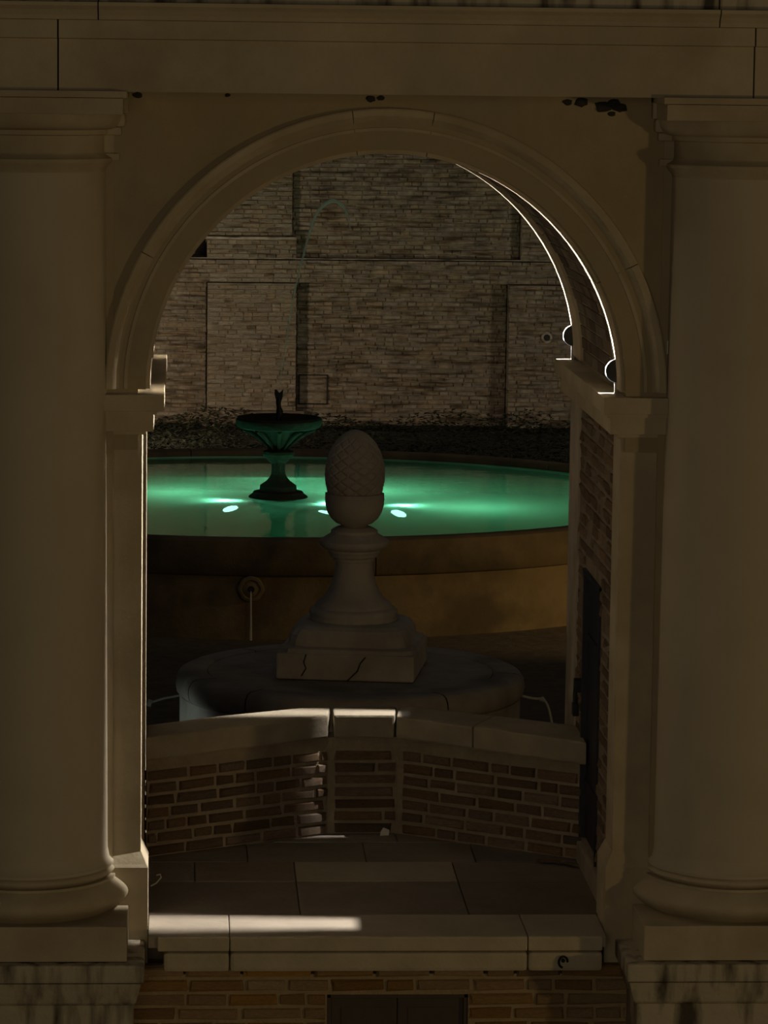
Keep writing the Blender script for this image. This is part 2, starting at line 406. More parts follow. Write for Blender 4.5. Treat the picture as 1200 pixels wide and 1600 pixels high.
# vault between the two stone rings: brick courses running into the depth
rg = random.Random(5); vb = MB()
nc = 54
for i in range(nc):
    a = -PI / 2 + PI * (i + .5) / nc; y = .31 - (rg.uniform(.02, .16) if i % 2 else 0)
    while y < 1.83:
        l = rg.choice((.26, .26, .13)); y0, y1 = max(y, .31), min(y + l - .012, 1.835); y += l
        if y1 - y0 < .03: continue
        h = RI * PI / nc * .5 - .005; r = RI + .012 + rg.uniform(-.003, .004)
        ux, uz = math.sin(a), math.cos(a); tx, tz = uz, -ux; cx, cz = XA, ZC
        vs = [(cx + ux * rr + tx * t, yy, cz + uz * rr + tz * t) for rr in (r, r + .02) for t in (-h, h) for yy in (y0, y1)]
        vb.add(vs, [(0, 1, 3, 2), (0, 4, 5, 1), (2, 3, 7, 6), (0, 2, 6, 4), (1, 5, 7, 3)], tone=rg.random())
M['brick_s'] = stone('brown_brick_mass', (0.125, 0.098, 0.072), (0.20, 0.16, 0.12), 9, 0.92, 0.6, 40, rnd=(0.55, 1.35), attr=True)
v = vb.build('vault_brick', M['brick_s'], wf, tone=True); v['kind'] = 'stuff'
# piers (solid, stucco) left and right
for sx, x0, x1 in ((-1, -2.6, XL), (1, XR, 4.6)):
    p = MB()
    if sx < 0:
        p.box(x0, x1, .0, DEP, -1.64, 2.52)
        p.build('pier', M['stone'], wf)
    else:
        MB().box(x0, x1, .0, .29, -1.64, 2.52).build('pier', M['stone'], wf)
        MB().box(x0, x1, 1.86, DEP, -.3, 2.52).build('rear_quoin', M['oldstone'], wf)
    # pier base with splayed top
    a, b = (x0, x1 + .037) if sx < 0 else (x0 - .037, x1)
    xi = x1 if sx < 0 else x0
    MB().loft([[(a, -.04, -.20), (b, -.04, -.20), (b, .32, -.20), (a, .32, -.20)],
               [(a, -.04, .315), (b, -.04, .315), (b, .32, .315), (a, .32, .315)],
               [(a, -.03, .33), (b - sx * -0.0 if sx > 0 else b - .008, -.03, .33), (b if sx > 0 else b - .008, .32, .33), (a, .32, .33)] if sx < 0 else
               [(a + .008, -.03, .33), (b, -.03, .33), (b, .32, .33), (a + .008, .32, .33)],
               [(a, -.0, .39), (x1 + .002, -.0, .39), (x1 + .002, .30, .39), (a, .30, .39)] if sx < 0 else
               [(x0 - .002, 0, .39), (b, 0, .39), (b, .30, .39), (x0 - .002, .30, .39)]]).build('pier_base', M['stone'], wf)
    # impost
    q = lambda d: (x0, xi + d) if sx < 0 else (xi - d, x1)
    im = MB()
    for d, z0, z1, bv in ((.110 if sx < 0 else .095, 2.618, 2.70, .004), (.075, 2.60, 2.622, 0), (.057, 2.515, 2.602, .003), (.020, 2.497, 2.517, .003)):
        c0, c1 = q(d); im.box(c0, c1, -d * .7 - .002, DEP + .01, z0, z1, bv)
    im.build('impost', M['stone'], wf)
MB().box(2.386, 2.412, -.035, .0, 2.915, 2.985, .008).build('pale_peg', M['paper'], wf)
# dark lumps under the entablature
rg = random.Random(2)
for x, z, s in ((.90, 4.16, .02), (.95, 4.165, .016), (1.87, 4.155, .02), (1.94, 4.155, .03), (2.05, 4.135, .036), (2.10, 4.15, .028), (2.13, 4.13, .03), (2.09, 4.10, .016), (-.24, 4.165, .02), (.20, 4.17, .012)):
    bm = bmesh.new(); bmesh.ops.create_icosphere(bm, subdivisions=2, radius=1)
    for v_ in bm.verts: v_.co = v_.co * rg.uniform(.75, 1.15); v_.co = (x + v_.co.x * s * 1.3, YS + v_.co.y * s * .45, z + v_.co.z * s * .8)
    MB().bm(bm).build('dark_lump', M['dark'], wf)

# low brick wall under the sill with a cellar window
lw = structe('wall_lower')
XW0, XW1, ZW0, ZW1, YB = .728, 1.442, -.80, -.326, -.10
mb = MB(); mb.box(-.9, XW0 - .0, YB + .006, .25, -1.65, -.22); mb.box(XW1, 3.0, YB + .006, .25, -1.65, -.22); mb.box(XW0, XW1, YB + .006, .25, ZW1, -.22); mb.box(XW0, XW1, YB + .006, .25, -1.65, ZW0)
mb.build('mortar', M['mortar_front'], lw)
BR = brick_meshes('brick_meshes', M['brick'], 14, True)
rg = random.Random(11)
BFR = brick_meshes('front_brick_meshes', M['brick_front'], 14, True)
bl = layout(rg, 2.55, .736, .0735, (.30, .34, .27, .22, .15), .016, [(XW0, XW1, ZW0, ZW1)], z0=-.9015, x0=-.28)
lay_parts(lw, bl, BFR, (0, YB), 0, .06, rg, proud=.008)
cw = structe('window_1', 'dark brown shuttered cellar window in the brickwork below the sill')
for a, b, c, d in ((XW0, XW1, ZW1 - .022, ZW1), (XW0, XW1, ZW0, ZW0 + .03), (XW0, XW0 + .022, ZW0, ZW1), (XW1 - .022, XW1, ZW0, ZW1)):
    MB().box(a, b, -.085, -.03, c, d, .003).build('frame_bar', M['grate'], cw)
xm = (XW0 + XW1) / 2
for a, b in ((XW0 + .022, xm - .002), (xm + .002, XW1 - .022)):
    MB().box(a, b, -.062, -.03, ZW0, ZW1 - .022, .003).build('shutter_leaf', M['grate'], cw)
    MB().box(a + .05, b - .05, -.066, -.060, ZW0 + .06, ZW1 - .075, .003).build('shutter_panel', M['grate'], cw)

# ------------------------------------------------------------------ columns
SX = lambda c, d: (c - d, c + d)
shaft_mesh = base_m = None
for i, cx in enumerate(AX):
    side = ('left', 'right')[i]
    t = thing('column', f'thick smooth round stone column at the {side} of the arch', 'column', (cx, 0, -.05), 'columns flanking the arch')
    m = MB(); m.box(-.5, .5, -.5, .45, 0, .175, .006); m.build('plinth', M['stone'], t)
    pr = [(.45, .172)] + [(.432 + .070 * math.sin(PI * k / 12), .175 + .15 * k / 12) for k in range(13)] + [(.436, .326), (.436, .34)] + \
         [(.404 + .028 * math.sin(PI * k / 6), .34 + .05 * k / 6) for k in range(7)] + [(.404, .392)]
    MB().lathe(pr, n=96).build('torus_base', M['stone'], t)
    sh = [(.425, .39), (.425, .404), (.405, .425), (.396, .47)] + [(.396 - .018 * k / 12, .47 + 3.39 * k / 12) for k in range(13)]
    MB().lathe(sh, n=96).build('shaft', M['shaft'], t)
    MB().lathe([(.377, 3.84), (.383, 3.862), (.405, 3.885), (.412, 3.898), (.412, 3.908), (.378, 3.93), (.372, 3.94), (.372, 4.02), (.392, 4.025), (.392, 4.047), (.410, 4.052)], n=96).build('neck', M['stone'], t)
    MB().lathe([(.405, 4.05)] + [(.412 + .050 * math.sin(PI / 2 * k / 6), 4.052 + .075 * (1 - math.cos(PI / 2 * k / 6))) for k in range(7)], n=96).build('echinus', M['stone'], t)
    m = MB(); m.box(-.470, .470, -.470, .3, 4.127, 4.204, .003); m.box(-.488, .488, -.488, .3, 4.206, 4.238, .003); m.build('abacus', M['stone'], t)
    # pilaster responding behind the column
    m = MB(); m.box(-.42, .42, -.02, .2, .17, 3.9); m.build('respond', M['stucco'], t)
    m = MB(); m.box(-.445, .445, -.045, .2, 3.9, 3.93); m.box(-.42, .42, -.02, .2, 3.93, 4.02); m.box(-.455, .455, -.055, .2, 4.02, 4.06, .01); m.box(-.475, .475, -.075, .2, 4.06, 4.13, .02); m.box(-.488, .488, -.09, .2, 4.13, 4.235); m.build('respond_capital', M['stone'], t)
    # pedestal
    ped = thing('pedestal', f'drip-stained stone pedestal under the {side} column', 'pedestal', (cx, 0, -1.62), 'pedestals under the columns')
    z = 1.62
    MB().box(-.585, .585, -.56, .2, z - .144, z - .054, .012).build('top_slab', M['stained'], ped)
    m = MB(); m.loft([[(-b, -b + .02, zz), (b, -b + .02, zz), (b, .2, zz), (-b, .2, zz)] for b, zz in ((.535, z - .262), (.545, z - .25), (.572, z - .148))]); m.build('cyma_moulding', M['stained'], ped)
    MB().box(-.53, .53, -.505, .2, .0, z - .266, .008).build('die', M['stained'], ped)

# ------------------------------------------------------------------ entablature
en = structe('trim_2', 'stone entablature spanning over both columns')
lo = [(.2, ZT), (-.43, ZT), (-.43, 4.432), (-.455, 4.436), (-.455, 4.452), (-.452, 4.522), (.2, 4.522)]
for a, b in ((-3, -.616), (-.608, 2.722), (2.730, 5)): MB().extx(lo, a, b).build('architrave_block', M['stone'], en)
up = [(.2, 4.524), (-.462, 4.524), (-.468, 4.545), (-.485, 4.57), (-.505, 4.588), (-.508, 4.606), (.2, 4.606)]
for a, b in ((-3, -.424), (-.418, 2.546), (2.552, 5)): MB().extx(up, a, b).build('fillet_block', M['stone'], en)
fz = [(.2, 4.608), (-.44, 4.608), (-.44, 5.2), (.2, 5.2)]
for a, b in ((-3, -.424), (-.418, 2.546), (2.552, 5)): MB().extx(fz, a, b).build('frieze_block', M['stained'], en)

# ------------------------------------------------------------------ right wall of the passage with its iron door
wr = structe('wall_right', 'brick side wall of the passage on the right')
DX0, DX1, DZ0, DZ1 = .765, 1.515, .13, 1.622
mb = MB(); mb.box(XR + .012, XR + .5, .28, DX0, -.3, 2.5); mb.box(XR + .012, XR + .5, DX1, 1.87, -.3, 2.5); mb.box(XR + .012, XR + .5, DX0, DX1, DZ1, 2.5); mb.box(XR + .012, XR + .5, DX0, DX1, -.3, DZ0); mb.box(XR + .09, XR + .5, DX0, DX1, DZ0, DZ1)
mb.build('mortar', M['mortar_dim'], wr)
rg = random.Random(21)
# run along -y: angle -90 deg so the face normal points to -x
bl = layout(rg, 1.56, 2.5, .0735, (.28, .27, .29, .15), .013, [(1.85 - DX1, 1.85 - DX0, DZ0 - .03, DZ1 + .02)], z0=.0, x0=.0)
lay_parts(wr, bl, BR, (XR + .010, 1.85), -PI / 2, .06, rg, proud=.003)
MB().box(XR - .012, XR + .1, .29, 1.86, -.02, DZ0 - .02, .01).build('base_course', M['capstone'], wr)
dr = structe('door_1', 'narrow dark iron door in the right passage wall')
leaf_o = MB().box(XR + .03, XR + .06, DX0 + .03, DX1 - .03, DZ0 + .01, DZ1 - .03, .004).build('leaf', M['door'], dr)
for y0, y1, z0, z1 in ((DX0, DX0 + .03, DZ0, DZ1), (DX1 - .03, DX1, DZ0, DZ1), (DX0, DX1, DZ1 - .03, DZ1)):
    MB().box(XR - .002, XR + .08, y0, y1, z0, z1, .003).build('frame_bar', M['door'], dr)
for z in (.45, 1.25): MB().box(XR + .02, XR + .035, DX0 + .04, DX1 - .04, z - .02, z + .02, .003).build('strap', M['door'], leaf_o)
mb = MB(); mb.box(XR - .035, XR + .03, DX1 + .0, DX1 + .09, .93, 1.0, .008); mb.tube([(XR - .03, DX1 + .03 + .035 * math.cos(a), .90 + .05 * math.sin(a)) for a in [i * PI / 6 for i in range(13)]], .009); mb.box(XR - .045, XR - .012, DX1 - .01, DX1 + .07, .80, .87, .008); mb.build('bolt_lock', M['iron'], dr)

# ------------------------------------------------------------------ parapet across the back of the passage
pa = thing('parapet', 'low angled brick parapet with stone coping closing the passage', 'parapet', (0, 0, 0))
F = [(-.20, 1.565), (.815, 2.160), (1.208, 2.175), (2.19, 1.485)]
B_ = [(-.20, 1.82), (.19, 2.09), (.66, 2.345), (1.30, 2.38), (2.19, 1.83)]
ZB = .555
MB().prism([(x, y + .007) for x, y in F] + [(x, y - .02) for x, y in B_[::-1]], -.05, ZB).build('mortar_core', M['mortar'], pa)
rg = random.Random(31)
cb = .0695
for (a, b, lens, ins) in ((F[0], F[1], (.25, .24, .26, .13, .18), 0), (F[1], F[2], (.36,), .03), (F[2], F[3], (.25, .24, .26, .13, .18), .03)):
    ang = math.atan2(b[1] - a[1], b[0] - a[0]); ln = math.hypot(b[0] - a[0], b[1] - a[1])
    bl = layout(rg, ln - ins, ZB, cb, lens, .020, z0=.0, x0=ins)
    lay_parts(pa, bl, BR, a, ang, .06, rg, proud=.010)
ZP0, ZP1 = .56, .685
capF = [(-.205, 1.46), (.810, 2.13), (1.19, 2.125), (2.185, 1.35)]
for poly in ([capF[0], capF[1], (.835, 2.40), (.66, 2.365), (.19, 2.11), (-.205, 1.83)],
             [(.845, 2.145), (1.186, 2.14), (1.215, 2.42), (.845, 2.405)],
             [(1.196, 2.12), (1.60, 1.81), (1.745, 2.145), (1.33, 2.44), (1.225, 2.42)],
             [(1.604, 1.806), capF[3], (2.185, 1.85), (1.749, 2.142)]):
    bm = bmesh.new(); m = MB().prism(poly, ZP0 + rg.uniform(-.003, .003), ZP1 + rg.uniform(-.004, .004), .012)
    m.build('coping_stone', M['capstone'], pa)

# ------------------------------------------------------------------ arch lights (half-disc fixtures throwing a thin blade of light round the arch)
def arch_light(y, zc, xl_, label, power, tilt, g2):
    t = thing('arch_light', label, 'lamp', (2.168, y, ZS), 'half-disc arch lights on the right impost')
    head = link('head', None, t); head.location = (0, 0, zc - ZS); head.rotation_euler = (tilt, 0, 0)
    def half(r, y0, y1, z):
        pts = [(-r * math.sin(PI * k / 24), z + r * math.cos(PI * k / 24)) for k in range(25)] + [(.010, z - r), (.010, z + r)]
        return MB().loft([[(px, y0, pz) for px, pz in pts], [(px, y1, pz) for px, pz in pts]])
    z = 0; zl = .025
    half(.0578, -g2 - .012, -g2, z).build('front_plate', M['lampmetal'], head)
    half(.0592, g2, g2 + .012, z).build('rear_plate', M['lampmetal'], head)
    MB().box(-.004, .012, -.016, .016, -.02, .02, .002).build('mount', M['lampmetal'], head)
    MB().box(-.012, .006, -.014, .014, 0, zc - ZS - .052, .002).build('foot_bracket', M['oldstone'], t)
    d = bpy.data.lights.new('blade_light', 'POINT'); d.energy = power * .05; d.color = (.86, .88, 1.0); d.shadow_soft_size = .0015
    o = link('blade_light', d, head); o.location = (xl_ - 2.168, -.65 * g2, zl)
    for nm, dx, dz, half, pw in (('blade_light_low', -.839, -.545, 34.5, 1.0), ('blade_light_high', -.62, .78, 53, .35)):
        d = bpy.data.lights.new(nm, 'SPOT'); d.energy = power * pw; d.color = (1.0, .94, .86); d.shadow_soft_size = .0015
        d.spot_size = math.radians(2 * half); d.spot_blend = .06
        o = link(nm, d, head); o.location = (xl_ - 2.168, -.65 * g2, zl)
        o.rotation_euler = Vector((dx, 0, dz)).to_track_quat('-Z', 'Y').to_euler()
arch_light(.195, 2.812, 2.137, 'half-disc arch light at the front end of the right impost', 1300, -.062, .0018)
arch_light(2.222, 2.832, 2.139, 'half-disc arch light at the rear end of the right impost', 1000, -.022, .0019)

# ------------------------------------------------------------------ drum and pine-cone finial
DC = (1.305, 9.95)
dm = thing('stone_drum', 'wide round stone drum behind the parapet', 'drum', (DC[0], DC[1], -1.62))
zt_ = 1.22
MB().lathe([(1.338, 0), (1.338, zt_ - .19)], n=96).build('drum_body', M['oldstone'], dm)
pr = [(1.09, zt_ - .20), (1.30, zt_ - .20), (1.335, zt_ - .19), (1.362, zt_ - .16), (1.372, zt_ - .11), (1.365, zt_ - .06), (1.34, zt_ - .02), (1.30, zt_ - .002), (1.14, zt_), (1.125, zt_ - .012), (1.12, zt_ - .03), (1.09, zt_ - .20)]
ja = [D(x) for x in (-158, -128, -60, -8, 60, 130, 202)]
for a, b in zip(ja[:-1], ja[1:]): MB().lathe(pr, n=28, a0=a + .004, a1=b - .004).build('rim_stone', M['oldstone'], dm)
MB().lathe([(1.12, zt_ - .14), (1.118, zt_ - .012), (0.0, zt_ - .004)], n=96).build('top_disc', M['oldstone'], dm)

fn_ = thing('pinecone_finial', 'carved stone pine cone on a turned baluster standing on the round drum', 'finial', (DC[0] + .02, DC[1], -.403))
fn_.rotation_euler = (0, 0, D(-9.5))
PX = 1 / 200.5     # metres per photographed pixel at this distance
def sq(rx, z, p, n=48):      # rounded square ring
    out = []
    for j in range(n):
        a = 2 * PI * j / n + PI / n; c_, s_ = math.cos(a), math.sin(a)
        k = (abs(c_) ** p + abs(s_) ** p) ** (-1 / p)
        out.append((rx * k * c_, rx * k * s_, z))
    return out
MB().box(-.535, .535, -.535, .535, 0, .205, .018).build('plinth', M['finial'], fn_)
MB().loft([sq(r, z, p) for r, z, p in ((.522, .20, 14), (.515, .235, 12), (.47, .25, 8), (.468, .29, 7), (.462, .33, 6), (.44, .37, 5), (.40, .395, 4), (.36, .405, 3))]).build('swelling_base', M['finial'], fn_)
bal = [(.34, .40), (.345, .412), (.338, .425), (.338, .435), (.346, .455), (.346, .475), (.33, .495), (.305, .503), (.30, .512), (.292, .535), (.25, .565), (.205, .62), (.172, .69), (.152, .77), (.144, .84), (.142, .86), (.158, .865), (.160, .89),
       (.185, .90), (.196, .93), (.205, .935), (.207, .955), (.235, .965), (.262, .985), (.275, 1.01), (.272, 1.025), (.235, 1.05), (.195, 1.075), (.182, 1.085), (.182, 1.105), (.150, 1.125), (.135, 1.132), (.11, 1.135)]
MB().lathe(bal, n=72).build('baluster', M['finial'], fn_)
cup = [(.085, 1.13), (.10, 1.145), (.145, 1.165), (.185, 1.20), (.214, 1.25), (.228, 1.30), (.232, 1.35), (.230, 1.395), (.20, 1.405)]
MB().lathe(cup, n=72).build('cup', M['finial'], fn_)
# cone with carved overlapping scales
zc0, zc1 = 1.385, 1.895
def cone_r(t):
    u = (t - .30) / (.70 if t > .30 else .62)
    return .231 * max(0.0, 1 - abs(u) ** (2.05 if t > .3 else 2.0)) ** (.56 if t > .3 else .5)
prof_c = [(max(cone_r(k / 90), .0005), zc0 + (zc1 - zc0) * k / 90) for k in range(91)]
prof_c = [(max(cone_r(1 - (1 - k / 90) ** 1.6), .0005), zc0 + (zc1 - zc0) * (1 - (1 - k / 90) ** 1.6)) for k in range(91)]
def scales(r, z, a):
    t = (z - zc0) / (zc1 - zc0); k = 11
    u = (a / (2 * PI) * k + t * 6.2) % 1; v_ = (a / (2 * PI) * k - t * 6.2) % 1
    gx = min(u, 1 - u); gy = min(v_, 1 - v_); gmin = min(gx, gy)
    fade = min(1, (1 - t) * 5)
    return r + fade * (.011 * min(1, gmin / .16) - .011 + .007 * (1 - (u + (1 - v_)) / 2))
MB().lathe(prof_c, n=220, fn=scales, smooth=False).build('pine_cone', M['finial'], fn_)
# dark cracks cut in the plinth corner
mb = MB(); mb.tube([(-.30, -.538, .20), (-.318, -.538, .14), (-.30, -.538, .09), (-.335, -.538, .03)], .0045, 5); mb.build('crack', M['dark'], fn_)
mb = MB(); mb.tube([(.16, -.538, .19), (.12, -.538, .14), (.10, -.538, .08), (.05, -.538, .03), (.02, -.538, .0)], .005, 5)
mb.build('crack', M['dark'], fn_)

# cables by the drum
mb = MB(); mb.tube([(-1.6, 9.8, -.9), (-.9, 9.85, -.76), (-.27, 9.9, -.665), (-.16, 9.92, -.632), (-.030, 9.95, -.613)], .009); mb.tube([(-.275, 9.9, -.69), (-.262, 9.9, -.64)], .018)
tag(mb.build('cable', M['wire']), 'pale thin cable running out from the left side of the round drum', 'cable')
mb = MB(); mb.tube([(2.634, 9.72, -.566), (2.66, 9.7, -.572), (2.74, 9.7, -.588), (2.80, 9.7, -.592), (2.84, 9.68, -.64), (2.87, 9.65, -.76), (2.90, 9.62, -.95), (2.95, 9.6, -1.25), (3.0, 9.6, -1.62)], .010, sub=4); mb.tube([(2.775, 9.7, -.592), (2.80, 9.7, -.590), (2.815, 9.69, -.605)], [.014, .022, .014])
tag(mb.build('cable', M['wire']), 'pale drooping cable with a knob at the right side of the round drum', 'cable')

# ------------------------------------------------------------------ pool
PC = (1.0, 23.1); PA, PB = 4.9, 4.36; ZWAT = -.665
po = thing('pool', 'large round stone pool of glowing green water in the courtyard', 'pool', (PC[0], PC[1], -1.62))
def ell(mb, prof, a0=0, a1=2 * PI, n=96, smooth=True):
    full = abs(a1 - a0 - 2 * PI) < 1e-6; m = n if full else n + 1; vs = []
    for off, z in prof:
        for j in range(m):
            a = a0 + (a1 - a0) * j / n; vs.append(((PA + off) * math.cos(a), (PB + off) * math.sin(a), z))
    fs = [(i * m + j, i * m + (j + 1) % m, (i + 1) * m + (j + 1) % m, (i + 1) * m + j) for i in range(len(prof) - 1) for j in range(n)]
    if not full: fs += [tuple(i * m for i in range(len(prof) - 1)), tuple(i * m + n for i in range(len(prof) - 2, -1, -1))]
    return mb.add(vs, fs, smooth)
z0 = 1.62
ell(MB(), [(-.02, 0), (-.02, .66)], n=128).build('outer_wall', M['poolwall'], po)
ja = [-PI + .2 + i * 2 * PI / 12 for i in range(13)]
rimp = [(-.30, .66), (-.02, .66), (.015, .67), (.03, .69), (.035, .80), (.03, .98), (.015, 1.03), (-.02, 1.045), (-.22, 1.045), (-.25, 1.03), (-.26, 1.0), (-.26, .95), (-.30, .94), (-.30, .66)]
for a, b in zip(ja[:-1], ja[1:]): ell(MB(), rimp, a + .0012, b - .0012, 14).build('rim_stone', M['poolrim'], po)
ell(MB(), [(-.29, .97), (-.29, .80), (-.46, .78), (-.47, .10), (-PA, .10)], n=96).build('basin', M['basin'], po)
# water sheet
mb = MB(); rr = [((PA - .275) * k / 24, (PB - .275) * k / 24) for k in range(1, 25)]
vs = [(0, 0, ZWAT + 1.62)]; fs = []
rg = random.Random(1)
for a_, b_ in rr:
    for j in range(96):
        t = 2 * PI * j / 96; vs.append((a_ * math.cos(t), b_ * math.sin(t), ZWAT + 1.62))
for j in range(96): fs.append((0, 1 + j, 1 + (j + 1) % 96))
for i in range(23):
    for j in range(96):
        k = (j + 1) % 96; fs.append((1 + i * 96 + j, 1 + (i + 1) * 96 + j, 1 + (i + 1) * 96 + k, 1 + i * 96 + k))
mb.add(vs, fs, True); mb.build('water', M['water'], po)
# spout boss on the outside of the pool wall
ang = -PI / 2 - .062; bx, by = (PA) * math.cos(ang), (PB) * math.sin(ang)
mb = MB(); n = 32
rings = []
for r, y in ((.135, .02), (.135, -.03), (.125, -.045), (.10, -.05), (.09, -.035), (.055, -.05), (.035, -.055), (.028, -.01)):
    rings.append([(bx - .01 + r * (1 + .05 * math.cos(6 * 2 * PI * j / n)) * math.cos(2 * PI * j / n), by + y, .535 + r * math.sin(2 * PI * j / n)) for j in range(n)])
mb.loft(rings, True); mb.build('spout_boss', M['poolwall'], po)
mb = MB(); mb.tube([(bx - .01, by + .0, .535), (bx - .01, by - .058, .535)], .026); mb.build('spout_hole', M['dark'], po)
mb = MB(); mb.tube([(bx - .01, by - .05, .52), (bx - .01, by - .075, .49), (bx - .01, by - .085, .40), (bx - .008, by - .09, .2), (bx - .008, by - .09, .01)], [.006, .008, .009, .010, .014]); mb.build('water_stream', M['spray'], po)

# underwater lamps round the fountain foot
def pool_lamp(x, y, label, aim, power, water_fill, fx, fy):
    zb = -1.52; zz = ZWAT - .13
    t = thing('underwater_lamp', label, 'lamp', (x, y, zb), 'underwater lamps round the fountain foot')
    d = (Vector(aim) - Vector((x, y, zz))); d.z = 0; d.normalize(); bd = (d + Vector((0, 0, .5))).normalized(); d = (d * .25 + Vector((0, -.25, 1))).normalized()
    base = Vector((0, 0, zz - zb)); u = d.cross(Vector((0, 1, 0))).normalized(); Z = d.cross(u)
    ring = lambda off, r: [tuple(base + d * off + (u * math.cos(2 * PI * j / 20) + Z * math.sin(2 * PI * j / 20)) * r) for j in range(20)]
    MB().loft([ring(*q) for q in ((-.09, .05), (-.05, .08), (.03, .098), (.035, .094))]).build('housing', M['dark'], t)
    MB().loft([ring(*q) for q in ((.036, .092), (.042, .086), (.046, .03))]).build('lens', M['lens'], t)
    MB().lathe([(.12, 0), (.12, .03), (.06, .05), (.055, zz - zb - .05)], n=12).build('stand', M['dark'], t)
    ld = bpy.data.lights.new('beam', 'SPOT'); ld.energy = power; ld.color = (.80, 1.0, .95); ld.spot_size = 2.3; ld.spot_blend = .8; ld.shadow_soft_size = .04
    o = link('beam', ld, t); o.location = base + d * .06; o.rotation_euler = bd.to_track_quat('-Z', 'Y').to_euler()
    ld = bpy.data.lights.new('water_fill', 'POINT'); ld.energy = water_fill; ld.color = (.80, 1.0, .90); ld.shadow_soft_size = .06  # bare point light added away from the fixture to spread the water glow
    o = link('water_fill', ld, t); o.location = (fx - x, fy - y, .2)
pool_lamp(.53, 22.75, 'underwater lamp glowing left of the fountain foot', (-3, 23.2, 0), 44, 26, -.1, 23.5)
pool_lamp(1.60, 22.45, 'underwater lamp glowing just left of the pine cone cup', (3.5, 25, 0), 60, 30, 2.1, 23.7)
pool_lamp(2.42, 22.40, 'underwater lamp sparkling just right of the pine cone cup', (5.5, 21.9, 0), 36, 22, 3.3, 22.2)
pool_lamp(1.1, 23.8, 'underwater lamp hidden behind the fountain foot', (1.3, 27, 0), 16, 27, 1.2, 25.0)

# ------------------------------------------------------------------ fountain
fo = thing('fountain', 'dark mossy tazza fountain with a forked-tail figure rising from the pool', 'fountain', (1.075, 23.1, -1.20))
zo = 1.20
MB().lathe([(.36, -.32), (.36, .46), (.34, zo - .655), (.295, zo - .62), (.285, zo - .60), (.215, zo - .585), (.21, zo - .53), (.19, zo - .515), (.14, zo - .48), (.105, zo - .44), (.084, zo - .40)], n=40).build('foot', M['moss'], fo)
MB().lathe([(.084, zo - .405), (.078, zo - .34), (.080, zo - .27), (.10, zo - .255), (.125, zo - .235), (.13, zo - .215), (.165, zo - .20), (.185, zo - .165), (.178, zo - .135), (.13, zo - .115), (.09, zo - .10)], n=40).build('stem', M['moss'], fo)
rg = random.Random(9)
lob = lambda r, z, a: r * (1 + .012 * math.sin(14 * a) + .01 * math.sin(5 * a + 1))
bowl_o = MB().lathe([(.07, zo - .11), (.10, zo - .085), (.17, zo - .02), (.245, zo + .055), (.315, zo + .118), (.43, zo + .132), (.475, zo + .15), (.495, zo + .19), (.495, zo + .235), (.47, zo + .262), (.44, zo + .262), (.40, zo + .23), (.2, zo + .20), (.0, zo + .19)], n=72, fn=lob).build('bowl', M['moss'], fo)
for k in range(10):
    a = 2 * PI * k / 10 + .31
    MB().tube([(r * math.cos(a), r * math.sin(a), zo + z) for r, z in ((.09, -.115), (.155, -.05), (.24, .03), (.33, .09), (.44, .135))], [.018, .020, .024, .026, .026], 8).build('rib', M['moss'], bowl_o)
# figure: fish standing on its head, tail forked upwards
mb = MB()
mb.tube([(0, 0, zo + .18), (.0, 0, zo + .25), (.008, 0, zo + .29), (.01, 0, zo + .33), (.0, 0, zo + .38), (-.005, 0, zo + .42), (-.002, 0, zo + .47), (.0, 0, zo + .50)], [.045, .034, .042, .040, .026, .030, .034, .026], 14)
tl = [(-.030, .46), (.030, .45), (.044, .50), (.049, .585), (.020, .548), (.0, .540), (-.022, .575), (-.047, .580), (-.050, .53), (-.040, .48)]
mb.loft([[(x * k, y, zo + .45 + (z - .45) * kk) for x, z in tl] for y, k, kk in ((-.022, .8, .93), (-.010, 1, 1), (.010, 1, 1), (.022, .8, .93))])
mb.build('tail_figure', M['bronze'], fo)
# thin jets of water
mb = MB(); mb.tube([(-.006, 0, zo + .56), (.06, 0, zo + 1.0), (.15, 0, zo + 1.6), (.215, 0, zo + 1.91), (.33, 0, zo + 2.36), (.42, 0, zo + 2.61), (.575, 0, zo + 2.745), (.70, 0, zo + 2.70), (.76, 0, zo + 2.60), (.80, -.02, zo + 2.43)], [.004, .006, .009, .012, .014, .018, .022, .02, .016, .008], 10, sub=6)
mb.build('water_jet', M['spray'], fo)

# ------------------------------------------------------------------ planting bed and back wall
bed = structe('planting_bed', 'dark planting bed between the pool and the brick wall')
MB().box(-14, 16, 25.0, 32, -1.62, -1.0).build('soil_core', M['soil'], bed)
mb = MB(); nx, ny = 60, 10; rg = random.Random(4); vs = []; fs = []
def pool_back(x):
    q = 1 - ((x - PC[0]) / (PA + .1)) ** 2
    return PC[1] + (PB + .08) * math.sqrt(q) if q > 0 else PC[1]
for i in range(nx + 1):
    x = -8 + 18 * i / nx; yb = max(pool_back(x), 25.0)
    for j in range(ny + 1):
        vs.append((x, yb + (31.3 - yb) * j / ny, -.70 + .06 * (j / ny) + rg.uniform(-.03, .03)))
for i in range(nx):
    for j in range(ny): fs.append((i * (ny + 1) + j, (i + 1) * (ny + 1) + j, (i + 1) * (ny + 1) + j + 1, i * (ny + 1) + j + 1))
mb.add(vs, fs, True); mb.build('soil', M['soil'], bed)
mb = MB(); rg = random.Random(8)
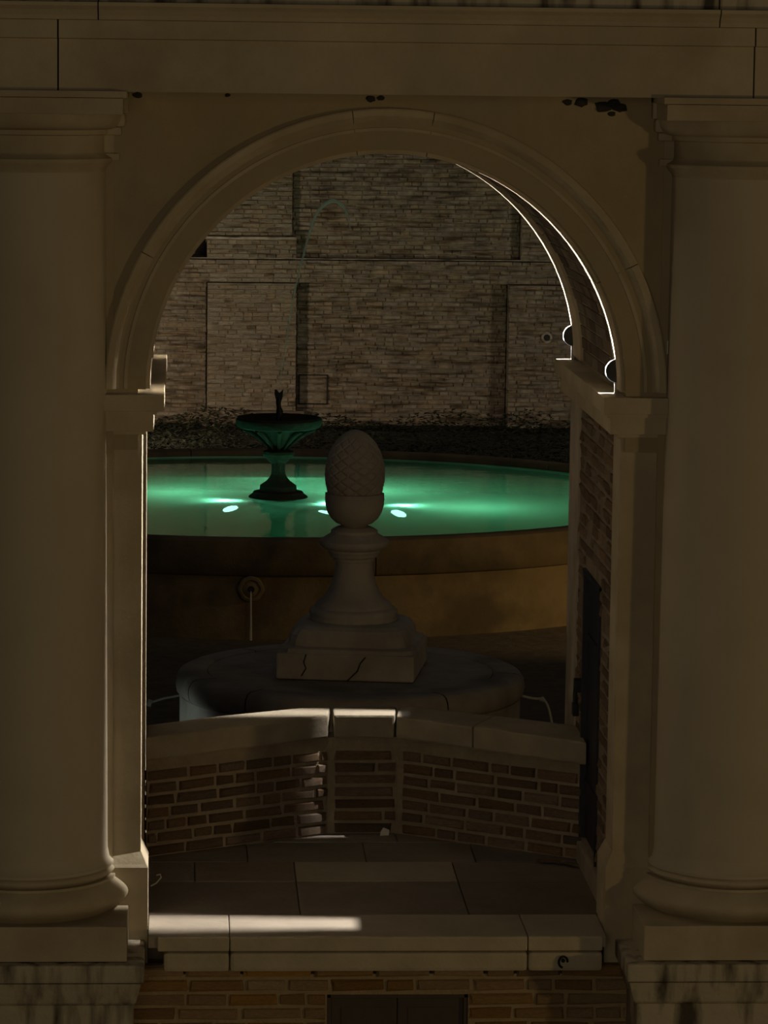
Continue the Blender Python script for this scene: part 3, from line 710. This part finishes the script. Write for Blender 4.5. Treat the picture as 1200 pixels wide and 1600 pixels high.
for _ in range(11000):
    x = rg.uniform(-3.5, 8.0); yb = max(pool_back(x), 25.0) + .1; u = rg.random()
    y = yb + (30.6 - yb) * (u if rg.random() < .7 else 1 - .12 * u)
    hgt = (.10 if y < 30.3 else .22) * rg.random() ** 1.5 * (1 + .5 * math.sin(x * 3.1) * math.sin(x * 1.3 + 1))
    s = rg.uniform(.025, .06); a = rg.uniform(0, 2 * PI); tl = rg.uniform(-.9, .9)
    dx, dy = math.cos(a), math.sin(a); z = -.66 + hgt
    mb.add([(x - dx * s, y - dy * s, z), (x - dy * s * .5, y + dx * s * .5, z + s * .35 * tl + .01), (x + dx * s, y + dy * s, z + s * tl), (x + dy * s * .5, y - dx * s * .5, z + s * .35 * tl + .01)], [(0, 1, 2, 3)])
o = mb.build('groundcover', M['foliage']); o['kind'] = 'stuff'; o['label'] = 'low dark leafy groundcover along the foot of the brick wall'; o['category'] = 'plants'

wb = structe('wall_back', 'tall weathered brick wall with pilasters at the back of the courtyard')
core = MB(); YW = 31.0
# (x0,x1,z0,z1,yface,drop)
pan = [(-8.0, .120, 1.664, 4.6, 30.88, .05), (-8.0, .280, -.78, 1.316, 31.0, .04), (.295, 1.508, -.425, 1.316, 30.76, .03), (.22, 1.62, -.78, -.43, 30.73, .02), (1.522, 4.40, -.78, 1.316, 31.0, .035), (4.41, 11.0, -.78, 1.316, 30.73, .03),
       (-8.0, 11.0, 1.332, 1.632, 30.75, .05), (.285, 1.50, 1.664, 1.915, 30.70, .04), (.285, 1.44, 1.955, 4.6, 30.72, .04), (1.45, 4.55, 1.664, 4.6, 30.88, .05), (4.56, 11.0, 1.664, 4.6, 30.72, .05)]
rg = random.Random(77); cand = []
for x0, x1, z0_, z1_, yf, dp in pan:
    core.box(x0, x1, yf + .010, 31.5, z0_, z1_)
    bl = layout(rg, x1 - x0, z1_ - z0_ + .01,   .0615, (.25, .24, .12, .12, .2), .009, z0=z0_, drop=dp, x0=x0)
    for b in bl: cand.append((b, yf))
core.box(-8.0, 11.0, 31.3, 31.6, -.78, 4.6); core.build('mortar_core', M['farmortar'], wb)
MB().box(  .255, 1.50, 30.66, 31.2, 1.917, 1.953, .012).build('pilaster_ledge', M['farbrick'], wb)
MB().box(-8.0, 11.0, 30.765, 31.2, 1.646, 1.662, .004).build('band_ledge', M['farbrick'], wb)
FB = brick_meshes('far_brick_meshes_x', M['farbrick'])
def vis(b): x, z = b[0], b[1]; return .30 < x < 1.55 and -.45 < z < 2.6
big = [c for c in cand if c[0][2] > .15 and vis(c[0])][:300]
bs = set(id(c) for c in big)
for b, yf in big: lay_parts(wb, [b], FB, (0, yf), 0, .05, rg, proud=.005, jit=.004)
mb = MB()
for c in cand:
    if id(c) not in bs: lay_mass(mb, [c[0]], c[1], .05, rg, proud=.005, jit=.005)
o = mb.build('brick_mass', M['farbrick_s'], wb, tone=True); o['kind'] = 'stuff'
# square outlined hatch and a round drain hole
x0, x1, z0_, z1_ = 1.556, 1.953, -.355, .057
for a, b, c, d in ((x0, x1, z1_ - .014, z1_), (x0, x1, z0_, z0_ + .014), (x0, x0 + .014, z0_, z1_), (x1 - .014, x1, z0_, z1_)):
    MB().box(a, b, 30.975, 31.0, c, d).build('hatch_frame', M['iron'], wb)
MB().box(x0 + .014, x1 - .014, 31.0, 31.02, z0_ + .014, z1_ - .014).build('hatch_panel', M['farmortar'], wb)
mb = MB(); n = 24; mb.loft([[(4.935 + r * math.cos(2 * PI * j / n), y, .61 + r * math.sin(2 * PI * j / n)) for j in range(n)] for r, y in ((.075, 30.75), (.075, 30.705), (.045, 30.705), (.045, 30.745))], False, False); mb.build('pipe_collar', M['farbrick'], wb)
mb = MB(); mb.loft([[(4.935 + .046 * math.cos(2 * PI * j / n), y, .61 + .046 * math.sin(2 * PI * j / n)) for j in range(n)] for y in (30.715, 30.77)]); mb.build('pipe_hole', M['dark'], wb)

# ------------------------------------------------------------------ small litter on the passage floor
def leaf(x, y, a, s, label, mat='leafdry'):
    mb = MB(); ca, sa = math.cos(a), math.sin(a); pts = []
    for k in range(7):
        u = k / 6 - .5; wdt = .32 * math.cos(PI * u) ** .8 if abs(u) < .5 else 0
        for v_, zz in ((-wdt, .012), (0, .004), (wdt, .016)):
            lx, ly = u * s, v_ * s; pts.append((lx * ca - ly * sa, lx * sa + ly * ca, zz + .03 * abs(u) * s * 4 * .3))
    fs = [(i * 3 + j, i * 3 + j + 1, i * 3 + j + 4, i * 3 + j + 3) for i in range(6) for j in range(2)]
    mb.add(pts, fs); o = mb.build('dry_leaf' if mat == 'leafdry' else 'paper_scrap', M[mat]); o.location = (x, y, -.002)
    return tag(o, label, 'leaf' if mat == 'leafdry' else 'paper', 'dry leaves by the iron door' if mat == 'leafdry' else None)
leaf(1.99, 1.45, .3, .12, 'curled dry leaf farthest from the iron door')
leaf(2.06, 1.42, 1.4, .10, 'curled dry leaf in the middle of the three by the iron door')
leaf(2.11, 1.36, 2.3, .12, 'curled dry leaf lying nearest to the iron door')
mb = MB(); mb.add([(0, 0, 0), (.05, .01, .0), (.055, .02, .03), (.02, .015, .045), (.004, .012, .02)], [(0, 1, 2, 3, 4)]); mb.add([(0, .004, 0), (.05, .016, .0), (.055, .026, .03), (.02, .021, .045), (.004, .018, .02)], [(4, 3, 2, 1, 0)])
o = mb.build('paper_scrap', M['paper']); o.location = (1.11, 2.11, 0.0); tag(o, 'tiny white paper scrap against the foot of the parapet', 'paper')
mb = MB(); mb.tube([(-.17, .88, .004), (-.14, .88, .02), (-.115, .885, .05), (-.12, .89, .065), (-.14, .89, .06)], .004, 6)
tag(mb.build('bent_wire', M['wire']), 'bent bit of wire on the floor beside the left jamb', 'wire')
